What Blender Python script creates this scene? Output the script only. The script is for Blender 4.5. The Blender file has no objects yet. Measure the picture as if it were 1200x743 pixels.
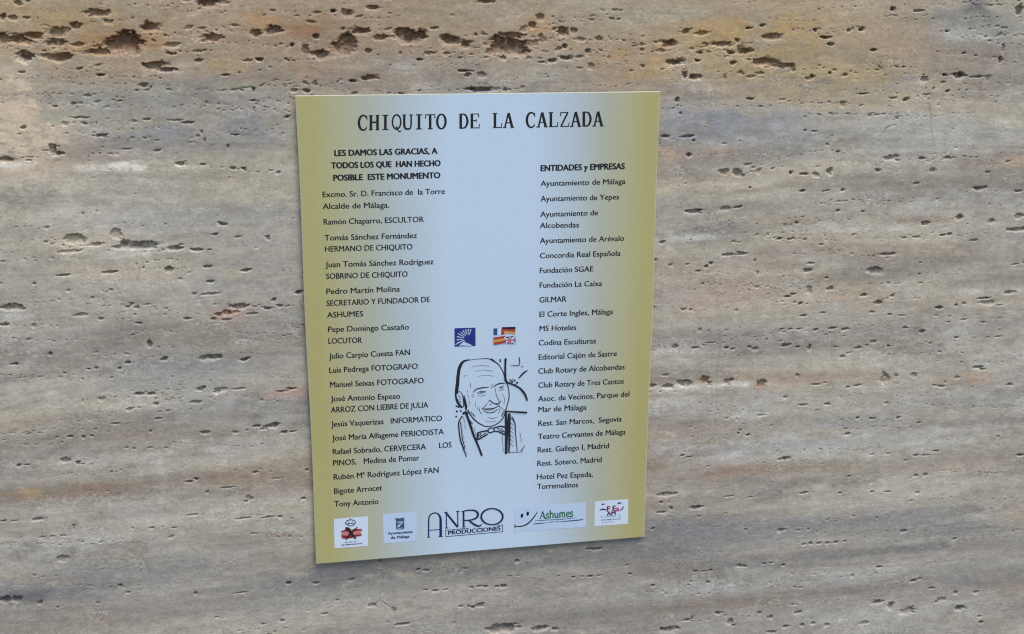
import bpy, math, random
import numpy as np
from mathutils import Matrix, Vector

# ------------------------------------------------------------------ camera, sky, sun, exposure
S = bpy.context.scene
COL = S.collection
CAM_POS = Vector((-0.2507, -1.5862, 0.4685))
CAM_ROT = Matrix(((0.98365849, 0.04490665, -0.17435416),
                  (-0.18001753, 0.26203226, -0.94812066),
                  (0.00310950, 0.96401374, 0.26583424)))
FOCAL = 1369.5 / 1200.0          # focal length in picture widths
cam_d = bpy.data.cameras.new('camera')
cam_d.sensor_width = 36.0
cam_d.lens = 36.0 * FOCAL
cam_d.clip_start = 0.01
cam_d.clip_end = 500
cam = bpy.data.objects.new('camera', cam_d)
COL.objects.link(cam)
cam.matrix_world = Matrix.Translation(CAM_POS) @ CAM_ROT.to_4x4()
S.camera = cam

SUN_EL, SUN_AZ = 60.0, 158.0      # azimuth clockwise from +Y: behind the camera, a little to the right
world = bpy.data.worlds.new('World')
S.world = world
world.use_nodes = True
wn = world.node_tree
bg = wn.nodes['Background']
sky = wn.nodes.new('ShaderNodeTexSky')
sky.sky_type = 'NISHITA'
sky.sun_disc = False
sky.sun_elevation = math.radians(SUN_EL)
sky.sun_rotation = math.radians(SUN_AZ)
wn.links.new(sky.outputs[0], bg.inputs[0])
bg.inputs[1].default_value = 0.11
sun_d = bpy.data.lights.new('sun', 'SUN')
sun_d.energy = 1.5
sun_d.angle = math.radians(38)
sun_d.color = (1.0, 0.93, 0.84)
sun = bpy.data.objects.new('sun', sun_d)
COL.objects.link(sun)
el, az = math.radians(SUN_EL), math.radians(SUN_AZ)
to_sun = Vector((math.sin(az) * math.cos(el), math.cos(az) * math.cos(el), math.sin(el)))
sun.rotation_euler = to_sun.to_track_quat('Z', 'Y').to_euler()
S.view_settings.view_transform = 'Standard'
S.view_settings.look = 'None'
S.view_settings.exposure = 0.69
S.view_settings.gamma = 1.0
S.view_settings.use_curve_mapping = False
S.cycles.filter_width = 1.15

# ------------------------------------------------------------------ helpers
def at(px, py, y=0.0):
    """point of the wall plane seen at a pixel of the 1200 x 743 photograph"""
    d = CAM_ROT @ Vector(((px - 600) / 1369.5, (371.5 - py) / 1369.5, -1.0))
    k = (y - CAM_POS.y) / d.y
    q = CAM_POS + d * k
    return q.x, q.z

def lin(c):
    return tuple(((v / 255) / 12.92 if v / 255 <= 0.04045 else ((v / 255 + 0.055) / 1.055) ** 2.4) for v in c)

def node_mat(name):
    m = bpy.data.materials.new(name)
    m.use_nodes = True
    return m, m.node_tree, m.node_tree.nodes['Principled BSDF']

def ink(name, rgb, rough=0.42):
    """printed ink: a flat colour with a faint procedural mottling"""
    m, nt, p = node_mat(name)
    n = nt.nodes.new('ShaderNodeTexNoise')
    n.inputs['Scale'].default_value = 900
    tc = nt.nodes.new('ShaderNodeTexCoord')
    nt.links.new(tc.outputs['Object'], n.inputs['Vector'])
    mx = nt.nodes.new('ShaderNodeMix')
    mx.data_type = 'RGBA'
    c = lin(rgb)
    mx.inputs[6].default_value = (*[v * 0.85 for v in c], 1)
    mx.inputs[7].default_value = (*[min(1, v * 1.15 + 0.004) for v in c], 1)
    nt.links.new(n.outputs['Fac'], mx.inputs[0])
    nt.links.new(mx.outputs[2], p.inputs['Base Color'])
    p.inputs['Roughness'].default_value = rough
    p.inputs['Specular IOR Level'].default_value = 0.35
    return m

# ------------------------------------------------------------------ the travertine wall
DX, DZ = 0.0014, 0.0010
FX0, FX1, FZ0, FZ1 = -0.74, 0.98, -0.62, 0.50
xs = np.concatenate([np.arange(-1.10, FX0, 0.004), np.arange(FX0, FX1, DX), np.arange(FX1, 1.34, 0.004)])
zs = np.concatenate([np.arange(-0.90, FZ0, 0.004), np.arange(FZ0, FZ1, DZ), np.arange(FZ1, 0.80, 0.004)])
NX, NZ = len(xs), len(zs)
X, Z = np.meshgrid(xs, zs)        # rows are z
X = X.astype(np.float32)
Z = Z.astype(np.float32)

def vnoise(x, z, sx, sz, seed):
    """smooth value noise in -1..1 with cells of sx by sz metres"""
    t = np.random.RandomState(seed).rand(256, 256).astype(np.float32) * 2 - 1
    u = x / sx + 37.3
    v = z / sz + 71.7
    iu = np.floor(u).astype(np.int32)
    iv = np.floor(v).astype(np.int32)
    fu = (u - iu).astype(np.float32)
    fv = (v - iv).astype(np.float32)
    fu = fu * fu * (3 - 2 * fu)
    fv = fv * fv * (3 - 2 * fv)
    a, b = iu & 255, (iu + 1) & 255
    c, d = iv & 255, (iv + 1) & 255
    return (t[c, a] * (1 - fu) + t[c, b] * fu) * (1 - fv) + (t[d, a] * (1 - fu) + t[d, b] * fu) * fv

def fbm(x, z, sx, sz, seed, octs=4, gain=0.55):
    out, amp, tot = 0, 1.0, 0
    for k in range(octs):
        out = out + amp * vnoise(x, z, sx / 2 ** k, sz / 2 ** k, seed + 17 * k)
        tot += amp
        amp *= gain
    return out / tot

def smooth(a, b, t):
    t = np.clip((t - a) / (b - a), 0, 1)
    return t * t * (3 - 2 * t)

# the beds of the stone drift up and down a little
ZW = Z + 0.016 * fbm(X, Z, 0.32, 0.20, 3, 3) + 0.004 * fbm(X, Z, 0.07, 0.03, 5, 3)
XW = X + 0.020 * fbm(X, Z, 0.12, 0.06, 8, 3)
n2 = vnoise(X, Z, 0.0022, 0.0016, 21)
n4 = vnoise(X, Z, 0.0050, 0.0032, 22)
n9 = vnoise(X, Z, 0.0110, 0.0070, 23)
n20 = vnoise(X, Z, 0.0240, 0.0130, 24)

# --- colour of the stone -------------------------------------------------------
BASE = np.array(lin((155, 150, 142)), np.float32)
C = np.ones((NZ, NX, 3), np.float32) * BASE
def mixin(mask, rgb):
    global C
    c = np.array(lin(rgb), np.float32)
    C += mask[..., None] * (c - C)

# beds: long thin streaks of warmer, darker and paler stone
s1 = fbm(XW, ZW, 0.60, 0.050, 101, 4)
s2 = fbm(XW, ZW, 0.38, 0.030, 131, 3)
s3 = fbm(XW, ZW, 0.22, 0.006, 151, 3)
cl = fbm(XW, ZW, 0.11, 0.060, 171, 5, .62)
mixin(0.85 * smooth(0.0, 0.36, s1), (170, 161, 145))
mixin(0.85 * smooth(0.0, 0.40, -s1), (130, 125, 121))
mixin(0.55 * smooth(0.05, 0.5, s2), (172, 165, 154))
mixin(0.55 * smooth(0.05, 0.5, -s2), (130, 120, 112))
mixin(0.45 * smooth(0.08, 0.5, cl), (140, 130, 120))
mixin(0.45 * smooth(0.08, 0.5, -cl), (174, 171, 166))
mixin(0.10 * smooth(0.20, 0.65, s3), (122, 115, 109))
t_ = np.clip((Z - at(600, 118)[1]) / (at(600, 60)[1] - at(600, 118)[1]) + .8 * s1 + .5 * cl, 0, 1)
mixin(0.55 * t_ * np.clip(1.1 - np.maximum(0, X - at(1060, 50)[0]) / .1, .15, 1), (160, 138, 110))

mixin(0.30 * np.clip((at(600, 610)[1] - Z) / .05 + s1, 0, 1), (138, 135, 134))
# patches seen in the slab, with warm light at far left painted in: cx, cy, rx, ry (pixels of the photograph), colour, strength
OCH, TAN, BRN = (158, 128, 90), (160, 138, 112), (124, 98, 78)
PAT = [
    (90, 40, 130, 42, OCH, .62), (330, 62, 110, 42, (150, 122, 98), .6), (250, 20, 130, 30, TAN, .6),
    (480, 45, 130, 40, (154, 126, 98), .65), (620, 50, 120, 40, (156, 136, 112), .6), (625, 24, 18, 12, (176, 128, 76), .8),
    (740, 78, 50, 24, (162, 128, 92), .6), (130, 40, 60, 24, (166, 132, 82), .5), (275, 78, 34, 9, (160, 134, 96), .6),
    (310, 25, 24, 14, (172, 128, 80), .6), (375, 35, 40, 18, (146, 104, 74), .55), (145, 48, 34, 14, (150, 100, 66), .6),
    (900, 58, 100, 44, (164, 136, 92), .7), (980, 92, 110, 34, (160, 140, 104), .6), (1070, 45, 50, 20, (160, 132, 110), .5),
    (880, 30, 70, 12, (170, 136, 84), .6), (1150, 62, 34, 10, (140, 116, 104), .6), (1140, 186, 26, 8, (138, 120, 102), .5),
    (1192, 186, 18, 8, (166, 142, 118), .5), (975, 165, 30, 13, (142, 128, 96), .7), (1140, 30, 60, 28, (126, 126, 122), .6),
    (1145, 8, 14, 10, (96, 98, 98), .6), (1130, 42, 24, 10, (172, 170, 164), .6), (690, 15, 150, 14, (158, 148, 130), .5),
    (850, 145, 80, 20, (134, 134, 146), .75), (820, 150, 40, 18, (124, 126, 142), .6), (930, 160, 60, 16, (148, 148, 154), .5),
    (1080, 155, 100, 22, (158, 156, 152), .6), (784, 180, 24, 10, (168, 142, 120), .5), (850, 178, 30, 6, (160, 136, 122), .5),
    (190, 155, 60, 16, (130, 130, 138), .75), (285, 152, 40, 24, (126, 126, 134), .7), (100, 118, 90, 18, (136, 136, 132), .65),
    (215, 115, 110, 20, (144, 142, 136), .5), (460, 75, 60, 12, (148, 142, 136), .5), (640, 88, 60, 12, (150, 142, 130), .5),
    (200, 104, 130, 6, (140, 138, 116), .35), (120, 192, 60, 9, (148, 130, 116), .6), (250, 200, 70, 10, (142, 132, 118), .5),
    (14, 150, 54, 58, (192, 170, 146), 1.0), (28, 175, 26, 16, (190, 172, 148), .5), (40, 220, 120, 12, (178, 168, 152), .7),  # leading cream entries: warm patch of light painted into the stone colour
    (90, 282, 44, 22, (184, 170, 148), .6), (40, 265, 70, 22, (166, 156, 140), .6), (110, 252, 60, 12, (180, 172, 160), .6),  # opening entry: lower part of the painted warm light
    (140, 195, 42, 4.5, (212, 206, 196), .9), (208, 196, 24, 4, (204, 198, 188), .8), (16, 193, 20, 4, (206, 200, 186), .8),
    (14, 371, 22, 4, (196, 192, 186), .7), (155, 296, 50, 5, (176, 172, 166), .6), (228, 255, 110, 14, (148, 146, 144), .5),
    (300, 330, 80, 40, (132, 130, 132), .45), (270, 368, 26, 10, (164, 136, 122), .6), (335, 461, 34, 6, (172, 138, 126), .7),
    (170, 440, 80, 22, (134, 134, 138), .55), (250, 425, 80, 10, (130, 130, 134), .5), (60, 350, 60, 30, (156, 148, 134), .45),
    (60, 455, 90, 26, (164, 156, 146), .5), (80, 390, 120, 22, (148, 142, 134), .4), (290, 480, 80, 14, (140, 140, 142), .45),
    (120, 515, 140, 10, (150, 138, 126), .4), (200, 535, 140, 14, (164, 158, 150), .6), (60, 577, 70, 8, (140, 118, 100), .75),
    (130, 574, 50, 6, (130, 110, 96), .6), (40, 579, 14, 5, (156, 134, 96), .7), (270, 560, 70, 9, (138, 118, 102), .65),
    (320, 556, 50, 12, (146, 128, 114), .55), (300, 576, 80, 6, (134, 118, 106), .5), (200, 600, 180, 14, (164, 158, 152), .5),
    (310, 628, 70, 5, (140, 124, 112), .6), (80, 640, 120, 16, (160, 156, 150), .5),
    (70, 690, 90, 13, (116, 114, 120), .8), (20, 703, 30, 8, (98, 96, 106), .7), (130, 665, 60, 9, (128, 126, 130), .6),
    (220, 668, 60, 12, (126, 126, 130), .7), (340, 680, 60, 14, (124, 122, 122), .7), (200, 712, 140, 10, (136, 132, 130), .5),
    (100, 728, 110, 14, (142, 130, 120), .55), (430, 672, 70, 16, (112, 110, 112), .8), (560, 662, 120, 14, (116, 114, 116), .75),
    (690, 645, 90, 12, (118, 116, 116), .75), (600, 690, 140, 10, (146, 140, 134), .5), (560, 722, 140, 10, (134, 126, 118), .5),
    (700, 720, 110, 8, (122, 118, 114), .55), (690, 690, 120, 8, (152, 146, 138), .5), (480, 735, 90, 9, (142, 136, 132), .4),
    (790, 635, 55, 22, (112, 112, 122), .85), (830, 612, 70, 10, (120, 118, 124), .6), (900, 625, 120, 12, (124, 124, 128), .65),
    (1000, 610, 120, 8, (132, 128, 130), .6), (1120, 622, 70, 10, (118, 120, 124), .65), (1060, 645, 140, 5, (112, 110, 112), .6),
    (900, 655, 110, 8, (124, 120, 118), .6), (930, 684, 150, 10, (156, 154, 152), .55), (1160, 678, 60, 12, (118, 118, 122), .65),
    (850, 708, 90, 8, (132, 118, 108), .65), (1000, 692, 90, 6, (124, 116, 110), .6), (1184, 604, 26, 13, (156, 142, 128), .6),
    (1155, 600, 14, 8, (188, 180, 172), .7), (1190, 690, 20, 10, (140, 122, 108), .6), (1080, 720, 110, 16, (160, 158, 156), .5),
    (860, 553, 80, 8, (144, 120, 106), .75), (960, 548, 60, 7, (140, 122, 108), .65), (1120, 548, 80, 9, (148, 132, 118), .6),
    (770, 546, 16, 10, (140, 116, 90), .7), (1040, 568, 150, 14, (168, 160, 148), .55), (900, 525, 120, 12, (160, 158, 160), .6),
    (860, 503, 90, 7, (150, 138, 124), .5), (1000, 495, 60, 8, (132, 130, 130), .55), (1040, 520, 120, 12, (162, 162, 158), .5),
    (850, 478, 110, 16, (158, 156, 154), .5), (1080, 470, 130, 16, (158, 154, 148), .5), (900, 446, 80, 8, (152, 128, 112), .65),
    (1010, 440, 30, 7, (166, 142, 122), .5), (1135, 443, 30, 7, (158, 134, 114), .6), (840, 453, 60, 4, (186, 182, 176), .6),
    (840, 346, 70, 16, (168, 144, 130), .6), (780, 340, 40, 20, (158, 148, 138), .5), (985, 342, 26, 12, (168, 142, 122), .6),
    (1015, 337, 16, 6, (150, 126, 100), .7), (1030, 318, 40, 11, (120, 120, 118), .65), (1060, 338, 26, 4, (178, 176, 172), .7),
    (992, 316, 8, 10, (116, 118, 120), .6), (1140, 330, 40, 9, (128, 126, 124), .5), (1150, 342, 70, 4, (182, 178, 172), .6),
    (1050, 332, 30, 4, (178, 176, 172), .6), (1080, 352, 60, 12, (164, 152, 138), .5), (840, 270, 50, 14, (118, 114, 114), .7),
    (815, 278, 40, 3.5, (178, 174, 168), .7), (930, 258, 30, 5, (142, 122, 104), .6), (1080, 258, 36, 5, (142, 124, 108), .6),
    (1030, 268, 50, 4, (182, 178, 170), .6), (940, 265, 40, 4, (176, 170, 162), .6), (900, 300, 120, 14, (158, 150, 140), .4),
    (840, 385, 60, 12, (138, 136, 140), .5), (1000, 375, 140, 16, (152, 146, 138), .4), (1100, 410, 100, 16, (164, 160, 150), .5),
    (860, 243, 60, 6, (126, 120, 114), .5), (1100, 235, 100, 12, (152, 152, 152), .5), (560, 105, 22, 6, (96, 84, 108), .6),
    (562, 86, 14, 5, (140, 126, 148), .5),
]
brk = fbm(X, Z, .045, .020, 401, 6, .72)
grn = fbm(X, Z, .008, .006, 431, 3, .8)
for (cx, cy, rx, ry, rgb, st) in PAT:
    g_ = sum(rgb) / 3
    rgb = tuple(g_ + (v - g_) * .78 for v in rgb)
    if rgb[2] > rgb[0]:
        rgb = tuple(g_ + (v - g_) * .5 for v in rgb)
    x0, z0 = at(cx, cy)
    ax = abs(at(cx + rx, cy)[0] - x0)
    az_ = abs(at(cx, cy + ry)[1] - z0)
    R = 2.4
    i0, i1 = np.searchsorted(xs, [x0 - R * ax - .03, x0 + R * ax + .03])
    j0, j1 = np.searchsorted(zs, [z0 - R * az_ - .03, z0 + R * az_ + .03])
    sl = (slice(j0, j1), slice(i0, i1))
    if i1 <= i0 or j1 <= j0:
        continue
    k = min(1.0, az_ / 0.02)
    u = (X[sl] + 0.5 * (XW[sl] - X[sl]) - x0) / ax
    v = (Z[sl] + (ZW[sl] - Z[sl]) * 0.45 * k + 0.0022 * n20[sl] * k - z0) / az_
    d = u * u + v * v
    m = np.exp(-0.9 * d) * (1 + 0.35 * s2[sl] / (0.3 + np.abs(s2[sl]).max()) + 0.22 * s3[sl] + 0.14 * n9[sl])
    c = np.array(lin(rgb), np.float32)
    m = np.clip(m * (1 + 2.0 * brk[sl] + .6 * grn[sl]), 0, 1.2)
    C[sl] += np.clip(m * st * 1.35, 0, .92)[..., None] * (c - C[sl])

# laminations: thin wavy lines of pale calcite and of darker sediment along the beds
v1 = fbm(XW, ZW + .004 * brk, .26, .020, 501, 4, .6)
v2 = fbm(XW, ZW + .004 * brk, .20, .026, 531, 4, .6)
on = np.clip(.25 + 1.2 * brk, 0, 1)
mixin(.42 * np.clip(1 - np.abs(v1 - .06) / .035, 0, 1) * on, (196, 190, 180))
mixin(.38 * np.clip(1 - np.abs(v2 + .05) / .030, 0, 1) * np.clip(.3 - 1.2 * brk, 0, 1), (112, 102, 95))
# clouds of crystalline grains
cr_ = np.clip(fbm(X, Z, .06, .022, 561, 3) * 2.2 - .35, 0, 1)
mixin(.35 * cr_ * np.clip(n2 * 1.6, 0, 1), (110, 106, 104))
mixin(.30 * cr_ * np.clip(-n2 * 1.6, 0, 1), (200, 196, 190))
C *= (1 + .13 * np.clip(brk * 1.6, -1, 1) + .045 * grn)[..., None]
# --- pits: cx, cy, w, h in pixels, kind ---------------------------------------
# d dark and deep, r rusty and deep, b big cave, s shallow, g small grey
PITS = """21,4,8,5d 3,20,7,8d 15,21,10,6g 30,21,9,3g 114,15,26,7r 88,30,14,8r 3,45,16,14r 20,47,26,10r 39,42,22,8r 67,39,22,13s 66,50,22,8r 76,36,12,8s
150,50,30,22b 135,53,26,16b 156,60,12,14b 117,61,28,8r 173,32,20,10r 180,77,24,9r 195,82,20,5d 72,67,28,10r 55,66,16,6s 30,67,16,10d 26,62,8,8r 249,45,20,8r 240,48,10,4g 202,53,14,6s 321,35,18,10b 300,39,12,9b 376,63,17,11b
358,60,9,11r 370,43,8,6d 342,53,5,5d 243,3,24,12b 304,70,9,5d 290,71,16,3s 390,13,8,5d 398,55,18,14b 92,52,14,5r 232,71,10,4r 265,88,10,3d 168,100,10,5r 118,88,12,4d 25,85,11,3d 202,63,14,3d 296,118,9,2d 297,105,4,6d
360,107,8,5d 345,106,10,4g 91,138,24,2d 118,159,17,4d 219,144,18,3d 205,141,20,2g 172,140,12,3g 62,176,12,14d 68,180,12,6d 56,177,14,2g 183,177,12,3g 267,172,4,5d 286,198,6,4d 212,192,14,5d 8,187,18,6r 276,158,10,2d 148,175,14,2g
34,188,8,3r 240,165,3,8g 236,155,4,6g 27,150,9,4d 437,9,14,5r 407,15,14,8r 570,2,22,4r 408,50,20,24b 404,58,16,14b 424,36,22,7b 481,42,30,16b 470,36,16,7r 488,46,14,10r 528,47,18,9b 546,52,12,9b 536,50,8,6r
597,55,44,18b 590,50,30,18b 612,60,20,10b 600,42,30,7r 578,60,12,8r 659,37,12,10b 662,54,7,6d 689,60,6,5d 647,71,12,5d 664,68,12,5d 635,73,10,2d 787,51,16,9b 780,54,8,5r 792,73,18,7d 492,70,10,3d 434,91,18,5r 428,93,10,4d 413,95,9,4d
544,83,16,4d 548,88,7,5d 565,88,10,7s 561,105,31,5d 509,33,12,3g 447,44,14,6r 432,60,8,6r 779,160,12,4d 794,117,5,6d 798,133,4,4d 804,37,9,7b 822,39,12,5r 847,52,19,5b 873,60,15,7b 857,62,9,4d 895,72,26,8b 905,75,14,6r 918,77,26,6r 906,43,18,7r 898,43,10,5r
894,30,7,4d 878,33,8,3d 956,36,5,4d 1010,35,8,5d 995,36,5,5d 968,44,12,4d 974,52,7,5d 1024,59,9,4d 1047,11,6,6d 1076,13,14,3g 1195,12,8,12d 813,90,12,6d 820,90,8,4r 803,88,6,10d 859,74,8,5d 818,71,7,4d 821,62,7,4r 1126,88,13,7d
1084,93,10,8s 1108,88,7,4d 1147,90,20,3g 1173,70,4,8d 1176,57,3,12g 1062,117,8,5d 1111,107,6,4d 1012,110,13,2d 879,116,9,3d 1048,115,12,2d 1086,111,12,2g 948,92,10,4g 953,90,6,3d 973,86,4,4d 990,88,6,4g 915,78,6,4d 850,90,3,8g 880,90,10,4g 890,86,14,3g
807,160,17,4d 813,165,4,4d 864,203,12,9b 849,202,12,7r 870,206,7,5r 877,193,9,3g 972,201,9,9b 956,205,10,7s 943,204,12,3d 927,203,5,6d 889,201,7,7s 1044,185,17,6b 1052,188,8,3g 1081,186,12,4b 1110,185,8,4r 1093,200,9,5s 1030,200,8,4d 1148,221,18,5b 1157,202,7,4g
879,220,3,3d 941,224,9,3d 968,224,10,2d 988,223,6,4d 1074,215,8,4g 1194,224,12,3d 866,243,12,3d 813,248,20,5d 850,245,16,5s 808,182,8,6d 982,247,5,4d 1012,248,5,3d 1117,185,5,3g 955,154,8,2d 944,153,4,3d 982,178,5,3r 970,170,4,4g
86,281,24,11s 84,284,14,5s 82,295,36,4s 113,287,18,5s 136,275,14,13s 146,286,14,8d 158,288,34,8b 172,288,30,9b 140,290,20,4d 205,291,18,5d 212,287,6,4g 232,293,18,4d 245,293,6,2d 12,360,28,8b 24,362,12,5d 5,381,14,4d 197,316,10,8d 130,319,18,4d 74,323,17,3d
242,313,12,4d 288,317,18,4d 247,330,11,4d 281,360,20,6d 266,367,14,7r 256,369,9,6r 250,374,8,4r 266,375,12,3r 276,366,10,4r 296,368,16,3d 313,362,9,4d 321,352,6,5d 328,359,7,4d 350,343,12,6b 175,404,7,9d 192,421,10,5d 247,419,24,6d 238,421,10,4d 286,422,14,5d 290,420,6,3d
219,374,10,3d 163,462,14,4d 177,462,12,4d 235,456,12,6d 259,457,18,5s 254,460,10,4d 281,456,20,3g 230,472,18,4g 341,456,11,4d 330,459,18,3r 314,279,6,6d 261,263,12,5d 257,261,6,2d 279,278,12,3g 252,275,9,3d 183,474,7,4g 185,491,12,3g 97,470,2,5g 59,415,6,5d 113,432,4,4d 140,432,5,4d 104,433,4,3d
150,425,8,4d 118,374,8,4g 163,379,9,3g 96,369,20,4g 17,427,12,3d 119,468,8,5g 228,345,6,5g 245,345,24,3g 40,333,5,4g 80,341,5,3g 130,340,5,3g 150,360,8,4g 160,361,7,4g
240,507,13,5b 319,499,18,6d 310,503,10,3g 333,507,8,4d 343,506,10,3d 301,500,10,3d 276,507,7,3g 76,540,12,6d 91,542,8,3d 67,513,3,3g 82,512,8,3d 98,513,5,4d 107,511,5,3d 176,506,6,4g 136,497,10,3g 148,525,6,2g 157,526,3,3d 176,525,10,2g 195,525,6,2g 22,546,6,3d 32,545,8,2d
222,565,10,3d 230,562,6,4d 265,572,22,2d 299,554,10,3d 325,561,12,2g 293,585,12,6s 288,588,5,3d 355,585,7,3d 360,551,4,3d 44,609,16,4d 225,604,14,2d 285,608,20,2d 312,607,20,2d 328,606,6,3d 86,618,3,10g 50,630,8,2d 62,629,6,2d 75,628,8,2d 72,656,13,9s 78,654,8,4g
6,704,14,9d 20,703,13,9d 47,707,8,5d 67,712,4,3d 338,684,9,4d 370,684,7,4d 141,687,4,4d 229,696,5,4d 283,695,20,2d 331,728,6,4d 254,724,5,2g 308,732,7,3g 178,619,6,3g 190,618,5,2g 204,619,7,2d 155,620,4,3g 4,611,8,2d 17,611,10,2g 115,707,4,3g 150,695,6,3g
776,284,7,4d 853,299,17,4b 870,298,17,3d 866,296,8,2d 947,317,12,6b 1125,255,9,8b 1084,262,11,6d 1162,260,9,7s 1194,254,12,9s 1193,269,28,5b 914,280,9,4d 927,280,8,3d 1040,298,24,4b 974,338,10,6b 949,341,8,11s 923,348,10,3d 930,345,9,3d 938,356,6,4d 1029,355,12,5r 1013,346,10,4d
1046,347,6,4d 1101,361,10,5d 1158,355,20,6s 1154,350,18,3d 1172,358,10,2g 1183,343,16,5g 1121,358,5,4d 1130,356,5,4d 1026,317,18,9s 1022,366,8,3r 1043,369,5,3d 1058,370,10,2g 950,309,10,3g 969,326,5,3d 818,318,8,2d 828,313,6,4d 834,309,5,4d 806,310,5,3g 786,311,5,4g 888,320,3,8g 885,306,3,5g 963,287,6,2g 1000,276,3,5g
1105,276,10,3d 1113,275,6,4d 1075,278,10,3g 1060,279,6,2d 1141,282,10,3g 768,305,4,4d 810,363,4,3d 942,370,8,3d 964,367,8,2d 1190,310,10,2g 1040,302,3,3g
791,407,7,5d 885,409,8,5b 879,407,6,3d 921,405,14,4d 949,408,6,7b 976,385,14,3d 991,386,10,3d 917,386,7,2d 926,386,6,2d 936,386,8,2d 956,387,8,3d 1024,401,8,5s 1006,408,7,4d 987,418,6,4d 995,414,8,2g 1147,431,14,4d 1152,433,8,3d 782,453,14,6d 764,453,12,5b 804,450,17,9b 797,448,8,5d 826,446,12,10r 832,450,6,6d
892,450,13,11r 852,448,10,6r 857,446,8,4d 1037,446,15,11s 1036,440,6,8s 1050,442,5,7s 1071,440,9,7s 1122,443,7,4s 941,475,10,3d 969,474,8,3d 958,481,5,2d 1103,453,10,3d 1095,452,7,2g 1183,451,8,3d 1005,452,10,3d 994,454,6,3g 956,451,12,2d 967,449,7,2g 833,402,14,2d 815,408,10,3d 826,405,8,2g 852,408,6,3d 859,409,6,3d
935,407,5,3d 980,407,10,2g 1016,405,5,3g 1081,389,8,4d 1121,396,6,4d 1042,406,5,3d 1112,378,8,2g 1130,375,10,2g 1060,385,8,2d 1097,370,7,2g 1153,378,6,2d 1170,395,8,2g 935,441,4,5g 892,487,12,2g 780,440,10,3g 921,466,6,3g 1006,490,6,3d 1022,491,7,3d 1053,490,5,3d
921,538,12,5b 915,539,6,3d 993,509,7,4d 877,510,5,3d 782,580,20,5b 790,579,8,4d 942,578,12,4b 817,595,16,5d 776,601,14,3d 787,597,5,3d 765,620,4,3d 874,621,4,3d 916,622,10,5s 1059,623,9,4d 942,638,5,3d 950,637,6,3d 960,637,6,3d 970,637,5,3d 980,636,7,3d 990,635,5,3d 1119,632,8,3g 870,664,14,3d 866,663,6,4d 918,663,6,3d 896,661,6,2d 904,660,6,2d
815,670,6,3r 825,670,8,2r 833,669,4,3r 1031,665,10,3d 1070,681,9,4d 1078,679,6,3g 1092,690,8,3d 1120,695,5,5d 1144,694,7,4d 1103,703,12,6s 1098,706,6,4d 1029,706,14,6b 1044,711,9,10b 1064,717,16,9s 1125,713,12,7d 842,719,8,4d 855,729,9,8b 860,733,5,4d 903,724,7,5b 921,735,9,4d 940,733,5,4d 969,733,8,4s 1013,731,14,5s 936,718,9,4d 930,709,8,2g 1150,730,5,4d 1148,723,4,3d 806,727,12,4d 812,723,4,3d 784,738,20,8b 905,741,14,3d 1097,529,10,2d 1085,534,12,2g 1074,534,6,3d 1196,534,10,3d 1042,532,6,2d 1022,533,6,2g
830,547,6,2g 800,534,6,3d 808,536,10,2d 866,508,4,3d 868,505,3,4g 1062,540,5,2d 1074,557,6,3d 1085,557,5,4g 995,559,4,3d 1022,577,4,3d 1040,577,10,2g 985,578,5,2d 1170,512,4,3g 1077,496,6,2d 855,582,14,2g 880,583,8,2g 1075,578,6,3g 878,723,4,2g 890,719,5,4d 953,731,6,3d 810,682,3,3d 807,686,3,3d 830,683,4,3d
445,658,4,5d 606,658,6,6b 699,644,14,4d 690,644,8,3d 590,688,10,5b 583,688,6,3d 499,692,7,2d 510,693,8,3d 522,692,6,2d 553,689,5,3d 562,688,7,3d 570,688,6,3d 562,710,11,6b 555,712,6,4d 540,711,6,3d 550,711,4,3d 472,732,18,4d 465,733,8,2d 588,737,40,11d 596,738,18,9b 580,740,14,6d 633,737,20,6d 650,738,9,4d 784,738,4,5d
672,677,6,2d 682,676,6,2d 692,676,8,3d 702,675,6,2d 782,579,18,4d 738,673,5,3d 775,589,6,3d 786,595,5,3d 436,710,14,5g 462,716,6,8g 380,720,10,3g 370,684,8,4d 412,680,10,5s 735,663,4,3g 765,687,5,4g 500,669,10,4g 490,668,6,3d 545,667,8,3g"""
HT = np.zeros((NZ, NX), np.float32)          # recess depth, metres
DIRT_SHADE = np.zeros((NZ, NX), np.float32)        # sediment left in the pits, with their shade painted in
RUST = np.zeros((NZ, NX), np.float32)
LIP_LIGHT = np.zeros((NZ, NX), np.float32)         # light on the lower lips painted pale, with some calcite
KIND = {'d': (1.1, .85, .10), 'r': (0.8, .55, .95), 'b': (0.8, .85, .85), 's': (0.5, .40, .25), 'g': (0.7, .50, .15)}

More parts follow.
